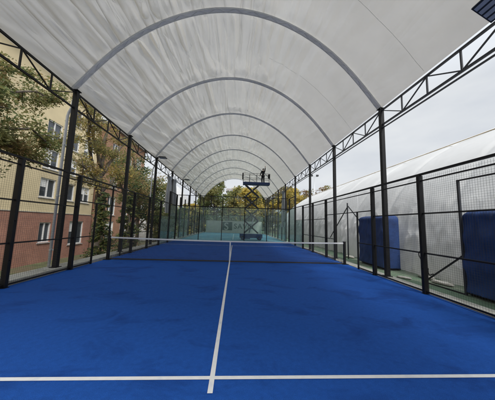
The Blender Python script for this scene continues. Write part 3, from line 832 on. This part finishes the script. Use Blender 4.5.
def sandbag(loc, sc, rz, label):
    mb = MB(); n = 20
    for j in range(11):
        ph = -PI/2+PI*j/10
        for i in range(n):
            a = 2*PI*i/n; k = 1+.18*noise.noise(Vector((math.cos(a)*2+loc[1]*3, math.sin(a)*2, ph*2)))
            mb.v.append((sc[0]*k*math.cos(ph)**.6*math.cos(a) if abs(math.cos(ph)) > 1e-6 else 0, sc[1]*k*(abs(math.cos(ph))**.6)*math.sin(a), sc[2]*(1+math.sin(ph))*k))
    for j in range(10):
        for i in range(n): mb.f.append((j*n+i, j*n+(i+1) % n, (j+1)*n+(i+1) % n, (j+1)*n+i)); mb.m.append(0)
    o = mb.build('sandbag', M_sand, smooth=True); o.location = loc; o.rotation_euler.z = rz
    tag(o, label, 'sandbag', 'pale sandbags weighing down the dome edge')
sandbag((6.4, -3.02, -.02), (.13, .3, .05), .2, 'flat pale sandbag by the foot of the leaning braced post')
sandbag((6.55, -2.3, -.02), (.14, .34, .06), -.1, 'pale sandbag at dome foot, between blue covers, right of the thick fence post')
sandbag((6.3, 2.1, -.02), (.15, .3, .06), .3, 'pale sandbag on green ground behind the right net post')
sandbag((5.75, -2.35, -.02), (.1, .22, .035), .5, 'small flat sandbag close to the roof post beside the blue cover')
mb = MB(); pts = []
for i in range(26):
    t = i/25; pts.append((6.62-.1*math.sin(t*PI), -2.05-.5*t+.1*math.sin(t*9), .1+.75*(1-t)**2+.12*abs(math.sin(t*7))))
tag(mb.tube(pts, .018, 6).build('hose', M_black, smooth=True), 'black hose hanging loosely at the foot of the white dome', 'hose')

MS = thing('light_mast', 'tall grey mast with two lamps rising behind the white dome', 'light mast', (18.9, 41.5, 0))
MB().tube([(0, 0, 0), (0, 0, 13.6)], [.16, .08], 10).build('pole', M_galv, MS, smooth=True)
MB().beam((-.8, 0, 13.5), (.8, 0, 13.5), .09).build('crossarm', M_galv, MS)
for x in (-.7, .7):
    MB().box((x-.28, -.2, 13.55), (x+.28, .15, 13.95)).build('lamp_head', M_greysteel, MS, bevel=.03)

# left distant dome
mb = MB(); n = 48
for j in range(17):
    ph = PI/2*j/16
    for i in range(n):
        a = 2*PI*i/n; mb.v.append((7.5*math.cos(ph)*math.cos(a), 16*math.cos(ph)*math.sin(a), 15.2*math.sin(ph)**.9))
for j in range(16):
    for i in range(n): mb.f.append((j*n+i, j*n+(i+1) % n, (j+1)*n+(i+1) % n, (j+1)*n+i)); mb.m.append(0)
o = mb.build('air_dome', M_dome, smooth=True); o.location = (-19.5, 54, -2.5)
tag(o, 'distant rounded white dome beyond the left roof posts', 'air dome')

# ================================================================== BUILDINGS
def facade_windows(parent, X, specs, frame_d=.09):
    """each window: frame, glass, sill; X is the facade plane facing +X"""
    for (y0, y1, z0, z1, mull) in specs:
        w = MB()
        t = .1
        w.box((X-.12, y0, z0), (X+.03, y0+t, z1)); w.box((X-.12, y1-t, z0), (X+.03, y1, z1))
        w.box((X-.12, y0+t, z1-t), (X+.03, y1-t, z1)); w.box((X-.12, y0+t, z0), (X+.03, y1-t, z0+t))
        for k in range(1, mull):
            yc = y0+(y1-y0)*k/mull; w.box((X-.1, yc-.05, z0+t), (X+.02, yc+.05, z1-t))
        o = w.build('window', M_frame, parent)
        MB().box((X-.11, y0+t, z0+t), (X-.06, y1-t, z1-t)).build('glass', M_wglass, o)
        MB().box((X+.031, y0-.08, z0-.09), (X+.18, y1+.08, z0-.02)).build('sill', M_sill, o)
        # half-drawn pale blind inside some panes
        if rnd.random() < .7:
            zz = z1-t-(z1-z0-2*t)*rnd.uniform(.25, .7); yb = y0+(y1-y0)*(1 if rnd.random() < .4 else .5)-t
            MB().box((X-.0595, y0+t, zz), (X-.05, yb-.0, z1-t)).build('blind', M_frame, o)
def wall_with_holes(mbx, X, y0, y1, z0, z1, holes, mi=0):
    """facade sheet 0.25 m thick with real openings"""
    ys_ = sorted({y0, y1, *[h[0] for h in holes], *[h[1] for h in holes]}); zs_ = sorted({z0, z1, *[h[2] for h in holes], *[h[3] for h in holes]})
    ys_ = [v for v in ys_ if y0 <= v <= y1]; zs_ = [v for v in zs_ if z0 <= v <= z1]
    for a, b in zip(ys_, ys_[1:]):
        for c, d in zip(zs_, zs_[1:]):
            ym, zm = (a+b)/2, (c+d)/2
            if any(h[0] < ym < h[1] and h[2] < zm < h[3] for h in holes): continue
            mbx.add([(X, a, c), (X, b, c), (X, b, d), (X, a, d)], [(0, 1, 2, 3)], mi)
    for h in holes:
        if not (y0 <= h[0] and h[1] <= y1 and z0 <= h[2] and h[3] <= z1): continue
        a, b, c, d = h[:4]; q = X-.25
        mbx.add([(X,a,c),(X,b,c),(X,b,d),(X,a,d),(q,a,c),(q,b,c),(q,b,d),(q,a,d)], [(0,4,5,1),(1,5,6,2),(2,6,7,3),(3,7,4,0)], mi)
BX = -18.0
BD = thing('school_building', 'yellow rendered building with red brick ground floor behind the left fence', 'building', (0, 0, 0))
cols = [(11.6, 13.35), (14.2, 15.95), (16.75, 18.5)]
rows = [(9.1, 11.1), (6.35, 8.3), (3.55, 5.4)]
spec = [(a, b, c, d, 2) for a, b in cols for c, d in rows]
spec += [(a, b, 11.95, 13.9, 2) for a, b in cols[1:]]
base = [(12.0, 13.3, -.7, 1.2, 2), (15.7, 17.9, -1.2, 1.35, 2)]
mb = MB(); wall_with_holes(mb, BX, -22, 19.2, 2.16, 16, spec)
mb.box((BX-11, -22, 2.16), (BX-.3, 19.19, 16)); mb.build('upper_wall', M_yellow, BD)
mb = MB(); wall_with_holes(mb, BX+.06, -22, 19.2, -3.2, 2.1, base)
mb.box((BX-11, -21.9, -3.2), (BX-.3, 19.1, 2.1)); mb.build('brick_base', M_brick, BD)
MB().box((BX-.1, -22, 2.101), (BX+.1, 19.2, 2.158)).build('string_course', M_concrete, BD)
MB().box((BX-11.4, -22.4, 16.01), (BX+.5, 19.6, 16.3)).build('roof', M_roof, BD)
facade_windows(BD, BX-.1, spec); facade_windows(BD, BX-.04, base)
OB = thing('brick_building', 'orange brick building with tall white windows, partly hidden by trees on the left', 'building', (0, 0, 0))
sp2 = [(y, y+2.0, z0, z0+2.6, 3) for y in (21.4, 25.2, 28.8) for z0 in (9.9, 6.1, 2.3, -1.2)]
mb = MB(); wall_with_holes(mb, BX+.6, 19.8, 32, -3.2, 14.5, sp2); mb.box((BX-11, 19.8, -3.2), (BX+.3, 32, 14.5)); mb.build('wall', M_obrick, OB)
MB().box((BX-11.3, 19.7, 14.51), (BX+1, 32.3, 14.8)).build('roof', M_roof, OB)
facade_windows(OB, BX+.5, sp2)
# small pale house far behind the trees at the end
FH = thing('pale_house', 'pale bluish building glimpsed above the yellow tree beyond the canopy end', 'building', (-.3, 92, 0))
mb = MB(); wall_with_holes(mb, 0, -4, 4, 0, 16.5, [(y, y+1.2, z0, z0+1.6) for y in (-3, -.6, 1.8) for z0 in (2, 5, 8, 11, 13.8)]); mb.box((-9, -4, 0), (-.3, 4, 16.5))
R90 = Matrix.Rotation(-PI/2, 3, 'Z'); mb.v = [tuple(R90 @ Vector(v)) for v in mb.v]; mb.build('wall', M_farwall, FH)
for y in (-3, -.6, 1.8):
    for z0 in (2, 5, 8, 11, 13.8):
        mb = MB().box((-.2, y, z0), (-.15, y+1.2, z0+1.6)); mb.v = [tuple(R90 @ Vector(v)) for v in mb.v]; mb.build('window', M_wglass, FH)
mb = MB().add([(-4.4, -.6, 16.5), (4.4, -.6, 16.5), (4.4, 9.4, 16.5), (-4.4, 9.4, 16.5), (-4.4, 4.4, 18.6), (4.4, 4.4, 18.6)], [(0, 1, 5, 4), (2, 3, 4, 5), (0, 4, 3), (1, 2, 5), (0, 3, 2, 1)]); mb.build('roof', M_roof, FH)

# ================================================================== TREES
def leaves(mb, c, R, n, size, mats, rng, flat=.8):
    """a clump of leaf-sized faces around c"""
    for _ in range(n):
        d = Vector((rng.gauss(0, 1), rng.gauss(0, 1), rng.gauss(0, 1))); d.normalize()
        p = Vector(c)+Vector((d.x*R, d.y*R, d.z*R*flat))*(rng.random()**.45)
        a = Vector((rng.gauss(0, 1), rng.gauss(0, 1), rng.gauss(0, .6))).normalized()
        b = a.cross(Vector((rng.gauss(0, 1), rng.gauss(0, 1), rng.gauss(0, 1)))).normalized()
        s = size*rng.uniform(.6, 1.3)
        mb.add([p-a*s, p+b*s*.5-a*s*.1, p+a*s, p-b*s*.5-a*s*.1], [(0, 1, 2, 3)], rng.choice(mats))
def tree(name, loc, label, cat, limbs, clump_r, n_leaf, size, cols_, seed, trunk_r=.22, group=None, extra=0, mix=None, scatter=.9):
    rng = random.Random(seed)
    T = thing(name, label, cat, loc, 0, group)
    tk = MB(); cr_ = MB(); tips = []
    for li, pts in enumerate(limbs):
        pts = [Vector(p) for p in pts]; fine = []
        for a, b in zip(pts, pts[1:]):
            for k in range(4):
                t = k/4; fine.append(a.lerp(b, t)+Vector((rng.uniform(-1, 1), rng.uniform(-1, 1), 0))*.035*(a-b).length*(1 if k else 0))
        fine.append(pts[-1]); n = len(fine)
        r0 = trunk_r if li == 0 else trunk_r*.5
        tk.tube(fine, [r0*(1-.72*i/(n-1))*(1.25 if (i == 0 and li == 0) else 1) for i in range(n)], 9)
        start = int(n*.35) if li else int(n*.55)
        for i in range(start, n):
            for _ in range(2):
                d = Vector((rng.gauss(0, 1), rng.gauss(0, 1), rng.gauss(0, .7))).normalized()
                ln = rng.uniform(.5, 1.4)*clump_r*scatter*1.3
                q = fine[i]+d*ln; tk.tube([fine[i], fine[i].lerp(q, .5)+Vector((0, 0, .06)), q], [.035*trunk_r/.22, .02*trunk_r/.22, .008], 4, cap=False)
                tips.append(q); tips.append(fine[i].lerp(q, .6))
    tk.build('trunk', M_bark, T, smooth=True)
    per = max(3, n_leaf//max(1, len(tips)))
    w = mix or list(range(len(cols_)))
    for q in tips: leaves(cr_, q, clump_r*rng.uniform(.45, 1), int(per*rng.uniform(.4, 1.6)), size, [rng.choice(w), rng.choice(w)], rng)
    cr_.build('crown', [LF[c] for c in cols_], T)
    return T
def gl(x, y): return gz(x, y)
g9 = gl(-9, 0)
tree('broadleaf_tree', (-9.6, -3.2, g9), 'leafy olive-brown tree at left edge, branches hanging before the yellow wall', 'tree',
     [[(0, 0, 0), (.1, .2, 4.5), (.2, .3, 8), (.3, .6, 11)], [(.1, .2, 5), (.7, 1.6, 7.2), (1.0, 3.2, 7.9), (1.2, 4.2, 7.4)], [(.1, .3, 6), (-.3, 2.0, 8.6), (0, 4.2, 10.2), (.2, 5.2, 10.2)],
      [(.1, .2, 4.3), (.3, 1.7, 6.4), (.6, 3.2, 7.2), (.6, 4.3, 7.0)], [(.2, .3, 7.5), (.5, 1.5, 9.3), (.4, 2.8, 10.2)], [(.1, .1, 5), (1.0, .5, 6.8), (1.6, 1.3, 7.9)]],
     .62, 17000, .066, ['olive', 'brown', 'green', 'pale'], 3, .16, mix=[0, 0, 1, 2, 2, 3])
tree('broadleaf_tree', (-9.2, 6.0, gl(-9.2, 6)), 'forked tree with thick bare trunk and thin golden leaves before the building', 'tree',
     [[(0, 0, 0), (0, .1, 4.5), (-.1, 0, 8), (.1, .2, 11.2)], [(0, 0, 6.2), (-.1, -1.3, 8.6), (.3, -2.3, 10.2), (.6, -3.2, 11.0)], [(0, 0, 7.2), (.2, .9, 9.0), (.5, 1.9, 10.4)],
      [(0, 0, 7.6), (-.3, -.9, 9.8), (-.2, -1.7, 11.6)], [(0, .1, 5.6), (.3, -1.4, 6.9), (.5, -2.6, 7.2)], [(0, .1, 6.0), (.4, 1.4, 7.6), (.6, 2.6, 8.0)]],
     .68, 11000, .066, ['gold', 'olive', 'brown', 'pale'], 11, .26, mix=[0, 1, 1, 2, 3])
def conifer(loc, label, h, r, seed, cols_, n=4200, size=.11):
    rng = random.Random(seed); T = thing('conifer_tree', label, 'tree', loc)
    tk = MB().tube([(0, 0, 0), (.03, 0, h*.5), (0, .03, h*.97)], [.14, .08, .02], 8)
    cr_ = MB()
    nb = 80
    for b in range(nb):
        t = (b+.5)/nb; zz = h*(.04+.94*t); R = r*(1-t)**.7*rng.uniform(.65, 1.15)+.08
        a = rng.uniform(0, 2*PI); tip = Vector((R*math.cos(a), R*math.sin(a), zz-.25*R)); st = Vector((0, 0, zz))
        tk.tube([st, st.lerp(tip, .5)+Vector((0, 0, .05)), tip], [.02, .014, .006], 4, cap=False)
        for k in range(5): leaves(cr_, st.lerp(tip, .3+.7*k/4), .14+.22*R*(.4+.2*k/4), n//nb//5, size, list(range(len(cols_))), rng, .6)
    tk.build('trunk', M_bark, T, smooth=True); cr_.build('crown', [LF[c] for c in cols_], T)
conifer((-7.6, 3.9, gl(-7.6, 3.9)), 'dark green conifer close behind left fence by the net post', 5.2, .85, 5, ['dark2', 'green', 'olive'], 5200, .075)
conifer((-8.6, 9.2, gl(-8.6, 9.2)), 'dark spreading conifer behind left fence, beyond the net', 6.4, 1.4, 6, ['dark2', 'green', 'olive'], 8000, .085)
tree('broadleaf_tree', (-10.5, 13.2, gl(-10.5, 13)), 'dense green-brown tree between left roof posts before the orange brick building', 'tree',
     [[(0, 0, 0), (0, 0, 4), (.2, .1, 8), (0, 0, 10.5)], [(0, 0, 4), (1.2, -1, 6.5), (1.8, -1.6, 8)], [(0, 0, 4.5), (1.2, 1.6, 7), (1.5, 2.4, 8.5)], [(0, 0, 3.4), (1.0, .4, 4.8), (1.6, .8, 5.2)], [(0, 0, 5.5), (-.5, -1.6, 8), (-.4, -2.2, 9.6)]],
     .95, 9000, .1, ['olive', 'green', 'brown', 'dark2'], 17, .24)
tree('broadleaf_tree', (-9.0, 18.5, gl(-9, 18)), 'low dark tree behind the left corner of the glass wall', 'tree',
     [[(0, 0, 0), (0, 0, 3), (.2, .1, 5.6)], [(0, 0, 2.5), (1, -1, 4.4), (1.5, -1.4, 5.2)], [(0, 0, 2.8), (1, 1.4, 4.6), (1.2, 2.2, 5.4)], [(0, 0, 3), (-1, .4, 4.8), (-1.5, .4, 5.6)]],
     .85, 8000, .11, ['dark2', 'green', 'olive'], 19, .18)
# far trees beyond the courts
def far_tree(x, y, h, w, cols_, seed, label, n=2600, size=.34):
    rng = random.Random(seed); T = thing('broadleaf_tree', label, 'tree', (x, y, gl(x, y) if x > -30 else -2.6), 0, 'trees beyond the far end')
    tk = MB().tube([(0, 0, 0), (.1, 0, h*.4), (0, .1, h*.9)], [.28, .18, .03], 8); cr_ = MB()
    for b in range(60):
        t = rng.random(); zz = h*(.1+.87*t); R = w*math.sin(PI*(.12+.82*t))**.7*rng.uniform(.3, 1.0); a = rng.uniform(0, 2*PI)
        tip = Vector((R*math.cos(a), R*math.sin(a), zz)); st = Vector((0, 0, max(.5, zz-R*.8)))
        tk.tube([st, st.lerp(tip, .5), tip], [.07, .05, .015], 4, cap=False)
        cs = [rng.randrange(len(cols_)) for _ in range(2)]
        leaves(cr_, tip, w*rng.uniform(.24, .45), n//60, size, cs, rng, .75)
    tk.build('trunk', M_bark, T); cr_.build('crown', [LF[c] for c in cols_], T)
far_tree(3.8, 46, 10.6, 3.9, ['yellow', 'yellow', 'gold', 'olive', 'pale'], 31, 'bright yellow autumn tree behind the scissor lift', 5200)
far_tree(-.6, 50, 8.2, 3.0, ['gold', 'olive', 'pale'], 32, 'small golden-green tree left of the bright yellow autumn tree')
far_tree(-5.5, 47, 13.4, 4.6, ['olive', 'green', 'pale'], 33, 'tall green tree at the left of the canopy opening', 5200)
far_tree(-10.8, 44, 8.8, 3.4, ['gold', 'olive', 'yellow'], 34, 'yellowish tree seen through the left corner of the mesh wall', 3600)
far_tree(-15.0, 38, 7.0, 3.2, ['pale', 'olive', 'green'], 35, 'pale green bushy tree below the distant left dome', 3200)
far_tree(8.6, 52, 10.8, 3.6, ['olive', 'gold', 'green'], 36, 'olive tree right of the scissor lift, beyond the banner', 3600)
far_tree(13.2, 50, 12.8, 3.6, ['yellow', 'gold', 'olive'], 37, 'tall yellow tree seen just right of the glass wall corner', 4400)
far_tree(17.5, 55, 12.6, 4.0, ['gold', 'olive', 'yellow'], 38, 'golden tree left of the light mast', 4000)
far_tree(23.8, 60, 13.2, 4.4, ['rust', 'olive', 'brown'], 39, 'brownish tree just right of the light mast, above the white dome', 3200)
far_tree(30.0, 61, 15.2, 4.6, ['rust', 'brown', 'olive'], 40, 'rust-brown tree rising furthest right above the white dome', 3200)
far_tree(-23, 56, 11, 4.5, ['olive', 'green', 'brown'], 41, 'large green tree behind the distant left dome', 3600)
far_tree(1.4, 58, 13.2, 4.4, ['olive', 'yellow', 'green'], 42, 'mixed olive and yellow tree behind the bright yellow autumn tree', 4200)
far_tree(-8.4, 55, 12.5, 4.4, ['green', 'dark2', 'olive'], 43, 'deep green tree behind the tall green tree at the canopy opening', 4200)
far_tree(6.6, 60, 12.0, 4.2, ['green', 'olive', 'gold'], 44, 'green and gold tree behind and right of the scissor lift', 4000)
far_tree(21.0, 66, 14.5, 4.6, ['rust', 'olive', 'gold'], 45, 'reddish tree straight behind the light mast', 3400)
tree('broadleaf_tree', (-12.0, 18.6, gl(-12, 18.6)), 'tall leafy tree covering the far part of the orange brick building', 'tree',
     [[(0, 0, 0), (0, 0, 4), (.2, .1, 8), (0, 0, 11)], [(0, 0, 4), (1.4, -1, 6.5), (2.2, -1.6, 8)], [(0, 0, 4.5), (1.4, 1.6, 7), (1.8, 2.6, 8.5)], [(0, 0, 3.4), (1.2, .4, 4.8), (2, .8, 5.4)], [(0, 0, 5.5), (-.5, -1.8, 8), (-.4, -2.6, 9.8)]],
     1.15, 10000, .13, ['olive', 'pale', 'green', 'dark2'], 57, .24)
rng = random.Random(77); mbh = MB()
for i in range(170):
    leaves(mbh, (-20+i*.24+rng.uniform(-.3, .3), 34+rng.uniform(-.5, .5), rng.uniform(.1, 3.4)), .65, 34, .17, [0, 1, 2], rng)
H_ = thing('hedge', 'dark green hedge running behind the cream banner', 'hedge')
mbt = MB()
for i in range(40): mbt.tube([(-20+i, 34, -.06), (-20+i+.1, 34.05, 2.3)], [.05, .02], 5)
mbt.build('stems', M_bark, H_); mbh.build('foliage', [LF['dark'], LF['dark2'], LF['green']], H_)
